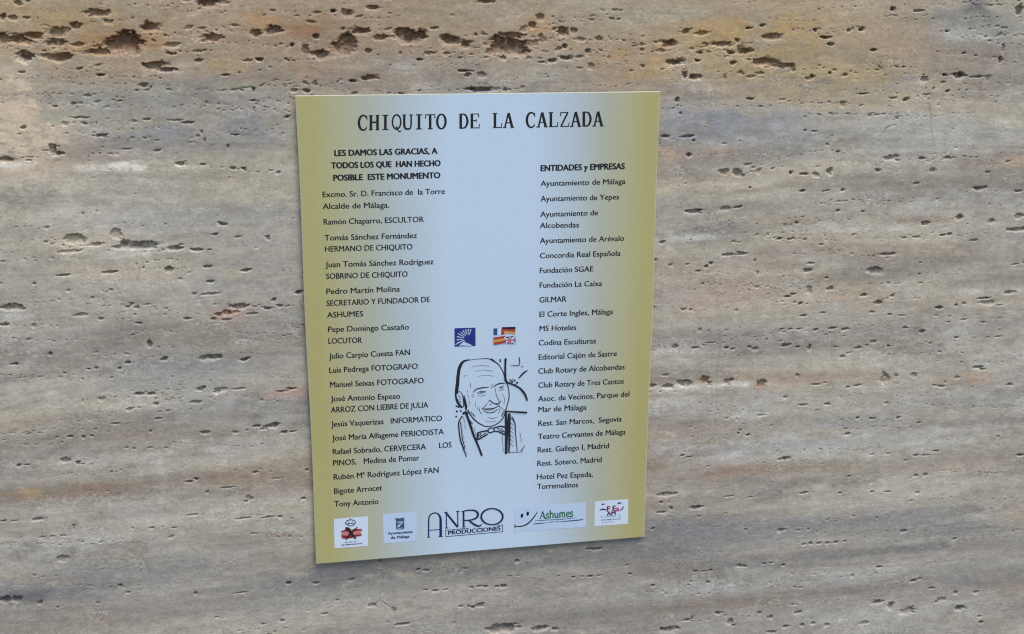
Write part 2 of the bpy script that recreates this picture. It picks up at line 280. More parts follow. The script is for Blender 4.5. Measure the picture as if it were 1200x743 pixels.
def pit(x0, z0, a, b, depth, dirt_shade, rust, ang=0.0, rough=1.0):
    R = 1.7
    ex = max(a, b if abs(ang) > .3 else a) * R + 2 * DX
    ez = (b + a * abs(math.sin(ang))) * R + 2 * DZ
    i0, i1 = np.searchsorted(xs, [x0 - ex, x0 + ex])
    j0, j1 = np.searchsorted(zs, [z0 - ez, z0 + ez])
    if i1 <= i0 or j1 <= j0:
        return
    sl = (slice(j0, j1), slice(i0, i1))
    x, z = X[sl] - x0, Z[sl] - z0
    ca, sa = math.cos(ang), math.sin(ang)
    u = (x * ca + z * sa) / a
    v = (-x * sa + z * ca) / b
    big = min(a, b * 2)
    nn = n2[sl] * .5 if big < .004 else (n4[sl] * .6 + n2[sl] * .25 if big < .010 else n9[sl] * .55 + n4[sl] * .35 + n2[sl] * .15)
    r = np.sqrt(u * u + v * v) * (1 + 0.55 * rough * nn) + 0.10 * rough * n2[sl]
    # roof cut steeply, floor rising more gently to the lower lip
    w = np.where(v > 0, 0.16, 0.50)
    t = np.clip((1.0 - r) / w, 0, 1)
    t = t * t * (3 - 2 * t)
    HT[sl] = np.maximum(HT[sl], depth * t * (1 + 0.25 * n4[sl]))
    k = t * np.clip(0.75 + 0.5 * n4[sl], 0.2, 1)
    DIRT_SHADE[sl] = np.maximum(DIRT_SHADE[sl], k * dirt_shade)
    halo = np.clip((1.45 - r) / 0.5, 0, 1) * np.clip(0.6 + 0.6 * n4[sl], 0, 1)
    RUST[sl] = np.maximum(RUST[sl], halo * rust)
    lip = np.clip(1 - np.abs(r - 1.08) / .30, 0, 1) * np.clip(.55 - .8 * v + .9 * n4[sl], 0, 1)
    LIP_LIGHT[sl] = np.maximum(LIP_LIGHT[sl], lip * (1 - .6 * rust))

rng = random.Random(11)
for tok in PITS.split():
    k = tok[-1]
    cx, cy, w, h = [float(v) for v in tok[:-1].split(',')]
    x0, z0 = at(cx, cy)
    a = abs(at(cx + w / 2, cy)[0] - x0) * (1.02 if cy < 120 else .94)
    b = abs(at(cx, cy + h / 2)[1] - z0) * (1.05 if cy < 120 else .98)
    dm, di, ru = KIND[k]
    depth = min(0.013, dm * (0.0022 + 0.85 * min(a, b * 2.0)))
    if cy > 130:
        di *= .78
        depth *= .85
        ru = .12 if k in 'b' else ru
    pit(x0, z0, a, max(b, 0.0012), depth, di, ru, rng.uniform(-.05, .10))
    if w > 9 and h > 4 and (cy < 115 or w > 15):          # ragged: side lobes and a shallow worn margin
        for q in range(3 if w < 18 else 6):
            t = rng.uniform(-1, 1)
            pit(x0 + t * a * 1.05, z0 + rng.uniform(-.9, .9) * b * (1 - .5 * abs(t)), a * rng.uniform(.16, .42), max(.0012, b * rng.uniform(.2, .5)),
                depth * rng.uniform(.3, 1.1), di * rng.uniform(.5, 1), ru, rng.uniform(-.5, .5))
        pit(x0 + rng.uniform(-.3, .3) * a, z0 - .15 * b, a * 1.35, b * 1.25, depth * (.22 if cy < 115 else .10), di * .10, ru * .6, rng.uniform(-.1, .1))

# small random pits, laid along the beds
def scatter(px0, py0, px1, py1, n, wmin, wmax, amin=1.2, amax=4.5, rust=.2, row=0.55):
    k = 0
    while k < n:
        cx, cy = rng.uniform(px0, px1), rng.uniform(py0, py1)
        m = 1 if rng.random() > row else rng.randint(4, 14)
        for q in range(m):
            if q:
                cx += rng.uniform(3, 16)
                cy += rng.gauss(-0.15, 1.6)
            w = wmin + (wmax - wmin) * rng.random() ** 3.2
            h = w / rng.uniform(amin, amax)
            x0, z0 = at(cx, cy)
            a, b = w * .00060, max(h * .00070, .00085)
            pit(x0, z0, a, b, rng.uniform(.3, .8) * (0.0012 + 0.9 * min(a, 2 * b)), rng.uniform(.10, .85), rng.random() * rust, rng.gauss(.03, .22))
            k += 1
scatter(-40, -20, 760, 70, 280, 2, 11, rust=.9)
scatter(-40, 60, 760, 110, 150, 2, 8, rust=.6)
scatter(760, 10, 1240, 125, 240, 2, 8, rust=.6)
scatter(-40, 110, 345, 215, 110, 2, 7, rust=.3)
scatter(-40, 255, 370, 400, 150, 2, 7)
scatter(-40, 400, 375, 520, 100, 2, 6)
scatter(-40, 520, 380, 660, 50, 2, 6)
scatter(-40, 655, 800, 760, 100, 2, 6)
scatter(760, 125, 1240, 260, 140, 2, 6)
scatter(755, 250, 1240, 400, 210, 2, 6)
scatter(755, 385, 1240, 500, 110, 2, 6)
scatter(750, 500, 1240, 610, 50, 2, 6)
scatter(750, 600, 1240, 760, 100, 2, 6)
# specks and hairline slits
scatter(-40, -20, 1240, 130, 420, 1.6, 3.6, .9, 2.2, rust=.5, row=.5)
scatter(-40, 110, 1240, 520, 480, 1.6, 3.6, .9, 2.2, row=.6)
scatter(-40, 500, 1240, 760, 170, 1.6, 3.4, .9, 2.2, row=.6)
scatter(-40, 0, 1240, 520, 70, 5, 13, 5, 11, row=.35)
# the slab goes on past the picture: coarser pits only
for k in range(420):
    x0, z0 = rng.uniform(-1.1, 1.33), rng.uniform(-.9, .8)
    if FX0 < x0 < FX1 and FZ0 < z0 < FZ1:
        continue
    a = rng.uniform(.006, .016)
    pit(x0, z0, a, a / rng.uniform(1.3, 3), .006, .7, .4 * rng.random())

# fine cracks: points in pixels, width in metres
for pts, wd, dp in [([(1052, 133), (1048, 145), (1038, 152), (1033, 160)], .0016, .0016),
                    ([(1090, 122), (1093, 150), (1092, 176)], .0012, .0008),
                    ([(1035, 85), (1034, 105)], .0012, .0009),
                    ([(446, 657), (447, 680), (445, 704), (436, 712)], .0011, .0012),
                    ([(446, 704), (458, 712), (466, 730)], .0010, .0010),
                    ([(794, 632), (796, 670), (795, 714)], .0009, .0006),
                    ([(842, 370), (845, 390), (841, 440), (838, 500)], .0010, .0006),
                    ([(838, 210), (836, 248)], .0009, .0006),
                    ([(168, 292), (160, 330)], .0008, .0004)]:
    for (p, q) in zip(pts[:-1], pts[1:]):
        xa, za = at(*p)
        xb, zb = at(*q)
        L = math.hypot(xb - xa, zb - za)
        i0, i1 = np.searchsorted(xs, [min(xa, xb) - .008, max(xa, xb) + .008])
        j0, j1 = np.searchsorted(zs, [min(za, zb) - .008, max(za, zb) + .008])
        sl = (slice(j0, j1), slice(i0, i1))
        x = X[sl] + .0022 * n20[sl] + .0010 * n9[sl]
        z = Z[sl]
        t = np.clip(((x - xa) * (xb - xa) + (z - za) * (zb - za)) / L ** 2, 0, 1)
        d = np.hypot(x - xa - t * (xb - xa), z - za - t * (zb - za))
        m = np.clip(1.3 - d / wd, 0, 1) * np.clip(.6 + .8 * n9[sl], 0, 1)
        HT[sl] = np.maximum(HT[sl], dp * m)
        DIRT_SHADE[sl] = np.maximum(DIRT_SHADE[sl], .35 * m)

# broad unevenness of the honed face
RELIEF = 0.0007 * fbm(XW, ZW, .09, .025, 301, 3) + 0.00013 * s3 + 0.00012 * n4
mixin(np.clip(RUST, 0, 1) * 0.62, (128, 92, 62))
C *= np.array((1.385, 1.355, 1.25), np.float32)
C += (0.24 * np.clip(LIP_LIGHT, 0, 1))[..., None] * (np.array(lin((232, 226, 214)), np.float32) - C)
dirt_shade_a, dirt_shade_b = np.array(lin((62, 54, 48)), np.float32), np.array(lin((116, 80, 56)), np.float32)
dirt_shade_rgb = dirt_shade_a + np.clip(RUST * 1.1, 0, 1)[..., None] * (dirt_shade_b - dirt_shade_a)
C += np.clip(DIRT_SHADE * 0.85, 0, 1)[..., None] * (dirt_shade_rgb - C)

Y = (HT + RELIEF + 0.0009).astype(np.float32)      # the face looks towards -Y; recesses go to +Y
n = NX * NZ
co = np.empty((n, 3), np.float32)
co[:, 0] = X.ravel()
co[:, 1] = Y.ravel()
co[:, 2] = Z.ravel()
idx = np.arange(n, dtype=np.int32).reshape(NZ, NX)
quads = np.stack([idx[:-1, :-1], idx[:-1, 1:], idx[1:, 1:], idx[1:, :-1]], -1).reshape(-1, 4)
# the slab's back and its four edges
THICK = 0.12
ring = np.concatenate([idx[0, :-1], idx[:-1, -1], idx[-1, :0:-1], idx[:0:-1, 0]])
bk = co[ring].copy()
bk[:, 1] = THICK
rb = np.arange(n, n + len(ring), dtype=np.int32)
nxt = np.roll(np.arange(len(ring)), -1)
side = np.stack([ring, rb, rb[nxt], ring[nxt]], -1)
co = np.concatenate([co, bk])
corners = [n + 0, n + NX - 1, n + NX - 1 + NZ - 1, n + 2 * (NX - 1) + NZ - 1]
faces = np.concatenate([quads, side, np.array([[corners[0], corners[3], corners[2], corners[1]]], np.int32)])
me = bpy.data.meshes.new('travertine_wall')
me.vertices.add(len(co))
me.vertices.foreach_set('co', co.ravel())
me.loops.add(faces.size)
me.loops.foreach_set('vertex_index', faces.ravel().astype(np.int32))
me.polygons.add(len(faces))
me.polygons.foreach_set('loop_start', np.arange(0, faces.size, 4, dtype=np.int32))
me.update(calc_edges=True)
me.shade_smooth()
colr = np.ones((len(co), 4), np.float32)
colr[:n, :3] = np.clip(C.reshape(-1, 3), 0.01, 1)
colr[n:, :3] = BASE
att = me.attributes.new('mineral_and_light', 'FLOAT_COLOR', 'POINT')
att.data.foreach_set('color', colr.ravel())

m, nt, p = node_mat('travertine')
N, Lk = nt.nodes, nt.links
a = N.new('ShaderNodeAttribute')
a.attribute_name = 'mineral_and_light'
tc = N.new('ShaderNodeTexCoord')
mp = N.new('ShaderNodeMapping')
mp.inputs['Scale'].default_value = (1, 1, 1.35)
Lk.new(tc.outputs['Object'], mp.inputs['Vector'])
def noise(scale, detail, rough=0.6):
    q = N.new('ShaderNodeTexNoise')
    q.inputs['Scale'].default_value = scale
    q.inputs['Detail'].default_value = detail
    q.inputs['Roughness'].default_value = rough
    Lk.new(mp.outputs[0], q.inputs['Vector'])
    return q
def ramp(src, lo, hi, v0, v1):
    q = N.new('ShaderNodeMapRange')
    for k_, v_ in zip((1, 2, 3, 4), (lo, hi, v0, v1)):
        q.inputs[k_].default_value = v_
    Lk.new(src, q.inputs[0])
    return q.outputs[0]
def mul(c, f):
    q = N.new('ShaderNodeMix')
    q.data_type = 'RGBA'
    q.blend_type = 'MULTIPLY'
    q.inputs[0].default_value = 1.0
    Lk.new(c, q.inputs[6])
    Lk.new(f, q.inputs[7])
    return q.outputs[2]
nA, nB, nC = noise(60, 8, .65), noise(260, 5, .7), noise(800, 2)
c = mul(a.outputs['Color'], ramp(nA.outputs['Fac'], 0.32, .68, .86, 1.14))
c = mul(c, ramp(nB.outputs['Fac'], 0.32, .68, .86, 1.14))
c = mul(c, ramp(nC.outputs['Fac'], 0.3, .7, .86, 1.14))
Lk.new(c, p.inputs['Base Color'])
p.inputs['Roughness'].default_value = 0.62
p.inputs['Specular IOR Level'].default_value = 0.3
b1 = N.new('ShaderNodeBump')
b1.inputs['Strength'].default_value = 0.35
b1.inputs['Distance'].default_value = 0.0012
Lk.new(nB.outputs['Fac'], b1.inputs['Height'])
Lk.new(b1.outputs[0], p.inputs['Normal'])
me.materials.append(m)
wall = bpy.data.objects.new('travertine_wall', me)
COL.objects.link(wall)
wall['label'] = 'pitted beige and grey travertine stone wall behind the thank-you sign'
wall['category'] = 'wall'
wall['kind'] = 'thing'

# ------------------------------------------------------------------ the sign
FACE = -0.0085                    # front of the panel; the wall's face lies at about 0
(PX0, PZ1), (PX1, PZ0) = at(346, 112, FACE), at(755, 630, FACE)
SW, SH = PX1 - PX0, PZ1 - PZ0
PCX, PCZ = (PX0 + PX1) / 2, (PZ0 + PZ1) / 2
def warp(x, z):
    return -0.0009 * math.sin(7.1 * x + 3.3 * z + .6) * math.cos(5.2 * z - 1) - 0.0008 * math.cos(11 * z + 4 * x)

root = bpy.data.objects.new('information_sign', None)
root.location = (0, 0, 0)
root.empty_display_size = 0.1
COL.objects.link(root)
root['label'] = 'gold and white printed thank-you sign headed CHIQUITO DE LA CALZADA on travertine wall'
root['category'] = 'sign'

def link(name, verts, faces, mat, parent):
    me = bpy.data.meshes.new(name)
    me.from_pydata(verts, [], faces)
    me.update()
    me.materials.append(mat)
    o = bpy.data.objects.new(name, me)
    COL.objects.link(o)
    o.parent = parent
    return o

# panel: a thin board, printed front, pale cut edge
vs, fs = [], []
gx, gz = 50, 68
RIMW, RIMD = 0.0010, 0.0006      # narrow pale cut rim, eased back
def steps(L, n_):
    return [-L / 2, *[-L / 2 + RIMW + (L - 2 * RIMW) * k / (n_ - 2) for k in range(n_ - 1)], L / 2]
SX, SZ = steps(SW, gx), steps(SH, gz)
for lay, yy in ((0, FACE), (1, FACE + 0.0032)):
    for j in range(gz + 1):
        for i in range(gx + 1):
            x, z = SX[i], SZ[j]
            back = RIMD if lay == 0 and (i in (0, gx) or j in (0, gz)) else 0
            wob = 0.0006 * math.sin(17 * z + 1) * (1 if x > 0 else -1) * (abs(x) / (SW / 2)) ** 8
            vs.append((PCX + x + wob, yy + back + warp(PCX + x, PCZ + z), PCZ + z))
nl = (gx + 1) * (gz + 1)
I = lambda l, i, j: l * nl + j * (gx + 1) + i
for j in range(gz):
    for i in range(gx):
        fs.append((I(0, i, j), I(0, i + 1, j), I(0, i + 1, j + 1), I(0, i, j + 1)))
        fs.append((I(1, i, j), I(1, i, j + 1), I(1, i + 1, j + 1), I(1, i + 1, j)))
nf = len(fs)
for i in range(gx):
    fs.append((I(0, i, 0), I(1, i, 0), I(1, i + 1, 0), I(0, i + 1, 0)))
    fs.append((I(0, i, gz), I(0, i + 1, gz), I(1, i + 1, gz), I(1, i, gz)))
for j in range(gz):
    fs.append((I(0, 0, j), I(0, 0, j + 1), I(1, 0, j + 1), I(1, 0, j)))
    fs.append((I(0, gx, j), I(1, gx, j), I(1, gx, j + 1), I(0, gx, j + 1)))
m, nt, p = node_mat('printed_board')
N, Lk = nt.nodes, nt.links
tc = N.new('ShaderNodeTexCoord')
sx = N.new('ShaderNodeSeparateXYZ')
Lk.new(tc.outputs['Object'], sx.inputs[0])
mr = N.new('ShaderNodeMapRange')
mr.inputs[1].default_value = PX0
mr.inputs[2].default_value = PX1
Lk.new(sx.outputs[0], mr.inputs[0])
cr = N.new('ShaderNodeValToRGB')
GOLD, GOLD2, PALE = (183, 176, 118), (186, 182, 144), (199, 219, 236)
stops = [(0, GOLD), (.04, GOLD), (.10, GOLD2), (.18, (184, 188, 168)), (.29, (190, 204, 210)), (.40, PALE), (.64, PALE),
         (.75, (190, 204, 212)), (.84, (184, 188, 170)), (.91, GOLD2), (.965, GOLD), (1, GOLD)]
e = cr.color_ramp.elements
while len(e) < len(stops):
    e.new(0.5)
for el_, (pos, rgb) in zip(e, stops):
    el_.position = pos
    el_.color = (*lin(rgb), 1)
Lk.new(mr.outputs[0], cr.inputs[0])
nz = N.new('ShaderNodeTexNoise')
nz.inputs['Scale'].default_value = 500
nz.inputs['Detail'].default_value = 3
Lk.new(tc.outputs['Object'], nz.inputs['Vector'])
mr2 = N.new('ShaderNodeMapRange')
for k_, v_ in zip((1, 2, 3, 4), (.3, .7, .965, 1.035)):
    mr2.inputs[k_].default_value = v_
Lk.new(nz.outputs['Fac'], mr2.inputs[0])
mx = N.new('ShaderNodeMix')
mx.data_type = 'RGBA'
mx.blend_type = 'MULTIPLY'
mx.inputs[0].default_value = 1
Lk.new(cr.outputs[0], mx.inputs[6])
Lk.new(mr2.outputs[0], mx.inputs[7])
Lk.new(mx.outputs[2], p.inputs['Base Color'])
p.inputs['Roughness'].default_value = 0.38
p.inputs['Specular IOR Level'].default_value = 0.45
panel = link('panel', vs, fs, m, root)
sp = []
for (cx, cz) in ((PX0 + .06, PCZ), (PX1 - .06, PCZ), (PCX, PCZ)):
    sp.append((cx, cz))
sv, sf = [], []
for (cx, cz) in sp:      # mounting strips on the back hold it a little off the stone
    o = len(sv)
    for dx in (-.015, .015):
        for dz in (-.29, .29):
            for yy in (FACE + .0026, 0.0012):
                sv.append((cx + dx, yy, cz + dz))
    sf += [tuple(o + k for k in q) for q in ((0, 1, 3, 2), (4, 6, 7, 5), (0, 4, 5, 1), (2, 3, 7, 6), (0, 2, 6, 4), (1, 5, 7, 3))]
for k in range(3):
    link('mounting_strip', sv[8 * k:8 * k + 8], [tuple(i - 8 * k for i in q) for q in sf[6 * k:6 * k + 6]], ink('grey_foam', (120, 120, 118), .8), root)
panel.data.materials.append(ink('cut_edge', (196, 194, 170), .6))
panel.data.polygons.foreach_set('material_index', [1 if (k % 2 == 0 and ((k // 2) % gx in (0, gx - 1) or (k // 2) // gx in (0, gz - 1))) else 0
                                                   for k in range(nf)] + [1] * (len(fs) - nf))

class Shapes:
    """flat printed shapes collected in pixels of the photograph and laid on the board"""
    def __init__(s, layer=1):
        s.v, s.f, s.layer = [], [], layer
    def put(s, px, py, dl=0):
        x, z = at(px, py, FACE)
        s.v.append((x, FACE - 0.00022 * (s.layer + dl) + warp(x, z), z))
        return len(s.v) - 1
    def poly(s, pts):
        s.f.append(tuple(s.put(*q) for q in pts)[::-1])
    def ell(s, cx, cy, rx, ry, n=20, ang=0):
        ca, sa = math.cos(ang), math.sin(ang)
        s.poly([(cx + rx * math.cos(t) * ca - ry * math.sin(t) * sa, cy + rx * math.cos(t) * sa + ry * math.sin(t) * ca)
                for t in [2 * math.pi * k / n for k in range(n)]])
    def line(s, pts, w, w1=None, curve=True):
        """ribbon through the points; w..w1 widths, or a list of widths"""
        P = [Vector(q) for q in pts]
        ws = list(w) if isinstance(w, (list, tuple)) else [w + ((w1 if w1 is not None else w) - w) * k / max(1, len(P) - 1) for k in range(len(P))]
        if curve and len(P) > 2:
            Q, W = [], []
            for k in range(len(P) - 1):
                p0, p1, p2, p3 = P[max(k - 1, 0)], P[k], P[k + 1], P[min(k + 2, len(P) - 1)]
                for t in (0, .25, .5, .75):
                    Q.append(.5 * ((2 * p1) + (p2 - p0) * t + (2 * p0 - 5 * p1 + 4 * p2 - p3) * t * t + (3 * p1 - p0 - 3 * p2 + p3) * t ** 3))
                    W.append(ws[k] + (ws[k + 1] - ws[k]) * t)
            Q.append(P[-1])
            W.append(ws[-1])
            P, ws = Q, W
        pr = None
        for k, q in enumerate(P):
            d = P[min(k + 1, len(P) - 1)] - P[max(k - 1, 0)]
            if d.length < 1e-6:
                d = Vector((1, 0))
            d.normalize()
            nrm = Vector((-d.y, d.x)) * ws[k] / 2
            l, r = s.put(*(q + nrm)), s.put(*(q - nrm))
            if pr:
                s.f.append((pr[0], l, r, pr[1]))
            pr = (l, r)
    def build(s, name, mat, parent):
        return link(name, s.v, s.f, mat, parent)

INK = ink('black_ink', (24, 26, 36))
INK_SOFT = ink('soft_black_ink', (62, 66, 80))
INK_DRAW = ink('drawing_ink', (38, 40, 54))
NAVY = ink('navy_ink', (30, 40, 92))
BLUE = ink('royal_blue_ink', (40, 52, 132))
WHITE = ink('white_label', (214, 226, 244), .45)
PALEB = ink('pale_label', (192, 212, 236), .45)
GREEN = ink('green_ink', (52, 106, 78))
RED = ink('dark_red_ink', (138, 42, 52))
PINK = ink('magenta_ink', (176, 60, 120))
YEL = ink('orange_ink', (206, 150, 96))
SLATE = ink('slate_ink', (70, 84, 112))
CYAN = ink('cyan_ink', (150, 190, 206))

# ---- lettering
def text_mesh(body, bold):
    cu = bpy.data.curves.new('lettering', 'FONT')
    cu.body = body
    cu.size = 1.0
    cu.resolution_u = 3
    cu.offset = 0.0
    o = bpy.data.objects.new('lettering', cu)
    COL.objects.link(o)
    dg = bpy.context.evaluated_depsgraph_get()
    dg.update()
    me = bpy.data.meshes.new_from_object(o.evaluated_get(dg))
    v = [tuple(q.co) for q in me.vertices]
    f = [tuple(q.vertices) for q in me.polygons]
    bpy.data.objects.remove(o)
    bpy.data.curves.remove(cu)
    bpy.data.meshes.remove(me)
    return v, f
hv, _ = text_mesh('H', False)
CAP = max(q[1] for q in hv) - min(q[1] for q in hv)

def write(name, body, xl, yl, xr, yr, cap=6.9, bold=False, mat=None, parent=None, layer=1):
    """one line of print: baseline from (xl, yl) to (xr, yr), capitals cap pixels high"""
    v, f = text_mesh(body, bold)
    x0, x1 = min(q[0] for q in v), max(q[0] for q in v)
    a, b = at(xl, yl, FACE), at(xr, yr, FACE)
    up = abs(at(xl, yl - cap, FACE)[1] - a[1]) / CAP
    L = math.hypot(b[0] - a[0], b[1] - a[1])
    ex = ((b[0] - a[0]) / L, (b[1] - a[1]) / L)
    vs, fs = [], []
    # a heavier weight is printed as two or three passes a hair apart
    passes = [(-.00055, 0), (-.0002, .0002), (.0002, -.0002), (.00055, .0001)] if bold else [(-.00021, 0), (.00021, .00010)]
    for k, (dx, dz) in enumerate(passes):
        o = len(vs)
        for q in v:
            s = (q[0] - x0) / (x1 - x0) * L + dx * min(1, cap / 6)
            t = q[1] * up + dz
            x = a[0] + ex[0] * s - ex[1] * t
            z = a[1] + ex[1] * s + ex[0] * t
            vs.append((x, FACE - 0.00022 * layer - 0.00003 * k + warp(x, z), z))
        fs += [tuple(i + o for i in q) for q in f]
    return link(name, vs, fs, mat or INK, parent or root)

def fine_print(x0, y0, x1, y1, h, mat, parent):
    """print too small to read: a row of tiny upright and level marks with gaps between words"""
    g = Shapes(2)
    r = random.Random(int(x0 * 7 + y0))
    L = math.hypot(x1 - x0, y1 - y0)
    u = 0.0
    while u < L - .8:
        w = r.uniform(.5, 1.1)
        if r.random() < .16:
            u += .9
            continue
        yy = y0 + (y1 - y0) * u / L
        g.layer += .01
        if r.random() < .5:
            g.line([(x0 + u, yy), (x0 + u + w, yy - .1)], h * r.uniform(.4, .9))
        else:
            g.line([(x0 + u + w / 2, yy + h / 2), (x0 + u + w / 2, yy - h / 2)], w * .7)
        u += w + .25
    return g.build('fine_print', mat, parent)

HEAD = [("LES DAMOS LAS GRACIAS, A", 392.2, 182.8, 512.4, 180.1), ("TODOS LOS QUE  HAN HECHO", 388.6, 197.3, 516, 194.5),
        ("POSIBLE  ESTE MONUMENTO", 390.9, 211.8, 515.7, 208.6), ("ENTIDADES y EMPRESAS", 633.8, 200.5, 731.9, 198)]
for q in HEAD:
    write('heading_line', *q, cap=6.9, bold=True)
NAMES = [
    ("Excmo. Sr. D. Francisco de  la Torre", 378.2, 231.2, 521.2, 227.1), ("Alcalde de Málaga.", 378.2, 245, 456.1, 243.2),
    ("Ramón Chaparro, ESCULTOR", 379.3, 263.2, 496.5, 260), ("Tomás Sánchez Fernández", 380.5, 281.9, 488.5, 278.8),
    ("HERMANO DE CHIQUITO", 381, 295, 483.2, 292.2), ("Juan Tomás Sánchez Rodríguez", 381.4, 313.2, 508, 309.4),
    ("SOBRINO DE CHIQUITO", 382.3, 326.9, 477.5, 324.1), ("Pedro Martín Molina", 382.6, 344.7, 468.5, 341.5),
    ("SECRETARIO Y FUNDADOR DE", 382.8, 358.5, 503.5, 353.8), ("ASHUMES", 383.5, 372.2, 425.5, 370.6),
    ("Pepe Domingo Castaño", 384.5, 389.1, 479, 386), ("LOCUTOR", 385, 402.8, 424.1, 401.6),
    ("Julio Carpio Cuesta FAN", 385.8, 420.5, 480.3, 415.7), ("Luis Pedrega FOTOGRAFO", 386, 437.1, 489.4, 432),
    ("Manuel Seixas FOTOGRAFO", 387, 454, 496.4, 448.8), ("José Antonio Espeso", 387.7, 470.6, 468.9, 467.1),
    ("ARROZ CON LIEBRE DE JULIA", 387.9, 483.7, 501.7, 477.4), ("Jesús Vaquerizas   INFORMATICO", 388.3, 500.3, 517.9, 493.2),
    ("José María Alfageme PERIODISTA", 389.3, 516.7, 520, 508.9), ("Rafael Sobrado, CERVECERA", 390.1, 532.7, 499.1, 526.5), ("LOS", 514.8, 525.3, 529.2, 524.3),
    ("PINOS,   Medina de Pomar", 390.5, 545.9, 491.3, 539.5), ("Rubén Mª Rodríguez López FAN", 391.2, 562.3, 514, 553.9),
    ("Bigote Arrocet", 391.8, 578.9, 447.8, 574.6), ("Tony Antonio", 392, 593.9, 443.5, 590.6),
    ("Ayuntamiento de Málaga", 633.4, 218.1, 732.8, 215.5), ("Ayuntamiento de Yepes", 633.4, 236, 725.4, 233.7),
    ("Ayuntamiento de", 633.1, 254.2, 700.6, 252.1), ("Alcobendas", 632.6, 267.3, 678.2, 266.4),
    ("Ayuntamiento de Arévalo", 632.6, 285.1, 731.2, 282.1), ("Concordia Real Española", 632.6, 302.6, 726.8, 299.6),
    ("Fundación SGAE", 632.4, 320, 695, 317.9), ("Fundación La Caixa", 632.2, 337.1, 705.2, 334.9),
    ("GILMAR", 632, 354.3, 663.5, 353.1), ("El Corte Ingles, Málaga", 632, 371.2, 718, 367.8),
    ("MS Hoteles", 632, 387.8, 675, 386.3), ("Codina Esculturas", 631.1, 404.6, 698, 402.1),
    ("Editorial Cajón de Sastre", 631.1, 421.4, 722.5, 416.9), ("Club Rotary de Alcobendas", 630.7, 437.8, 731.6, 432.5),
    ("Club Rotary de Tres Cantos", 630.8, 454.3, 730.6, 449.3), ("Asoc. de Vecinos, Parque del", 630.6, 470.3, 737.2, 464.4),
    ("Mar de Málaga", 630.8, 482.9, 686.9, 479.9), ("Rest. San Marcos,  Segovia", 630.8, 499.2, 728.3, 493.7),
    ("Teatro Cervantes de Málaga", 630.6, 514.7, 732.9, 508.8), ("Rest. Gallego I, Madrid", 630.1, 530.5, 713.4, 525.2),
    ("Rest. Sotero, Madrid", 629.7, 546.3, 705, 541.5), ("Hotel Pez Espada,", 629.2, 562.1, 694.7, 558.7),
    ("Torremolinos", 629.7, 573.5, 677.5, 571.2)]
for q in NAMES:
    write('text_line', *q, cap=6.5 if q[1] < 600 else 6.3)

# ---- the title: an even-pitched roman capital alphabet drawn with strokes (x 0..1, y 0 base..1 cap)
def arc(cx, cy, rx, ry, a0, a1, n=11):
    return [(cx + rx * math.cos(math.radians(a0 + (a1 - a0) * k / (n - 1))), cy + ry * math.sin(math.radians(a0 + (a1 - a0) * k / (n - 1)))) for k in range(n)]
TH, TN, SF = .235, .145, .09        # thick, thin, serif
def ser(x, y, h=.17):
    return ([(x - h, y), (x + h, y)], SF)
GL = {
    'C': [(arc(.53, .5, .40, .5, 38, 322, 17), [.08, .1, .11, .12, .13, .15, .17, .18, .18, .18, .17, .15, .13, .12, .11, .1, .08]), ([(.86, .68), (.84, .98)], .07)],
    'H': [([(.20, 0), (.20, 1)], TH), ([(.80, 0), (.80, 1)], TH), ([(.2, .52), (.8, .52)], TN), ser(.2, .02), ser(.2, .98), ser(.8, .02), ser(.8, .98)],
    'I': [([(.5, 0), (.5, 1)], TH), ser(.5, .02, .28), ser(.5, .98, .28)],
    'Q': [(arc(.5, .52, .38, .48, 90, 450, 25), .14), ([(.40, .18), (.56, .14), (.64, -.06), (.78, -.14), (.90, -.08)], .11)],
    'U': [([(.18, 1), (.18, .32), (.28, .08), (.5, .02), (.72, .08), (.80, .32), (.80, 1)], [.17, .17, .15, .12, .11, .11, .11]), ser(.18, .98), ser(.8, .98)],
    'T': [([(.5, 0), (.5, 1)], TH), ([(.08, .97), (.92, .97)], .08), ([(.09, 1), (.07, .72)], .08), ([(.91, 1), (.93, .72)], .08), ser(.5, .02, .22)],
    'O': [(arc(.5, .5, .38, .49, 90, 450, 25), [.10, .12, .13, .15, .16, .17, .17, .17, .16, .15, .13, .12, .10, .12, .13, .15, .16, .17, .17, .17, .16, .15, .13, .12, .10])],
    'D': [([(.22, 0), (.22, 1)], TH), ([(.1, .97), (.42, .97), (.68, .88), (.84, .5), (.68, .12), (.42, .03), (.1, .03)], [.08, .09, .13, .17, .13, .09, .08])],
    'E': [([(.22, 0), (.22, 1)], TH), ([(.08, .97), (.82, .97)], .08), ([(.08, .03), (.86, .03)], .08), ([(.22, .52), (.62, .52)], .09), ([(.81, 1), (.83, .74)], .08), ([(.86, 0), (.90, .28)], .08), ([(.62, .42), (.62, .64)], .07)],
    'L': [([(.28, 0), (.28, 1)], TH), ser(.28, .98, .2), ([(.1, .03), (.86, .03)], .08), ([(.86, 0), (.91, .32)], .08)],
    'A': [([(.48, 1), (.16, 0)], TN), ([(.50, 1), (.84, 0)], TH), ([(.26, .34), (.74, .34)], .09), ser(.14, .02, .16), ser(.85, .02, .16)],
    'Z': [([(.80, .96), (.18, .04)], .15), ([(.16, .97), (.84, .97)], .08), ([(.12, .03), (.88, .03)], .08), ([(.16, 1), (.13, .74)], .08), ([(.88, 0), (.91, .28)], .08)],
}
ttl = Shapes(1)
TXT = "CHIQUITO DE LA CALZADA"
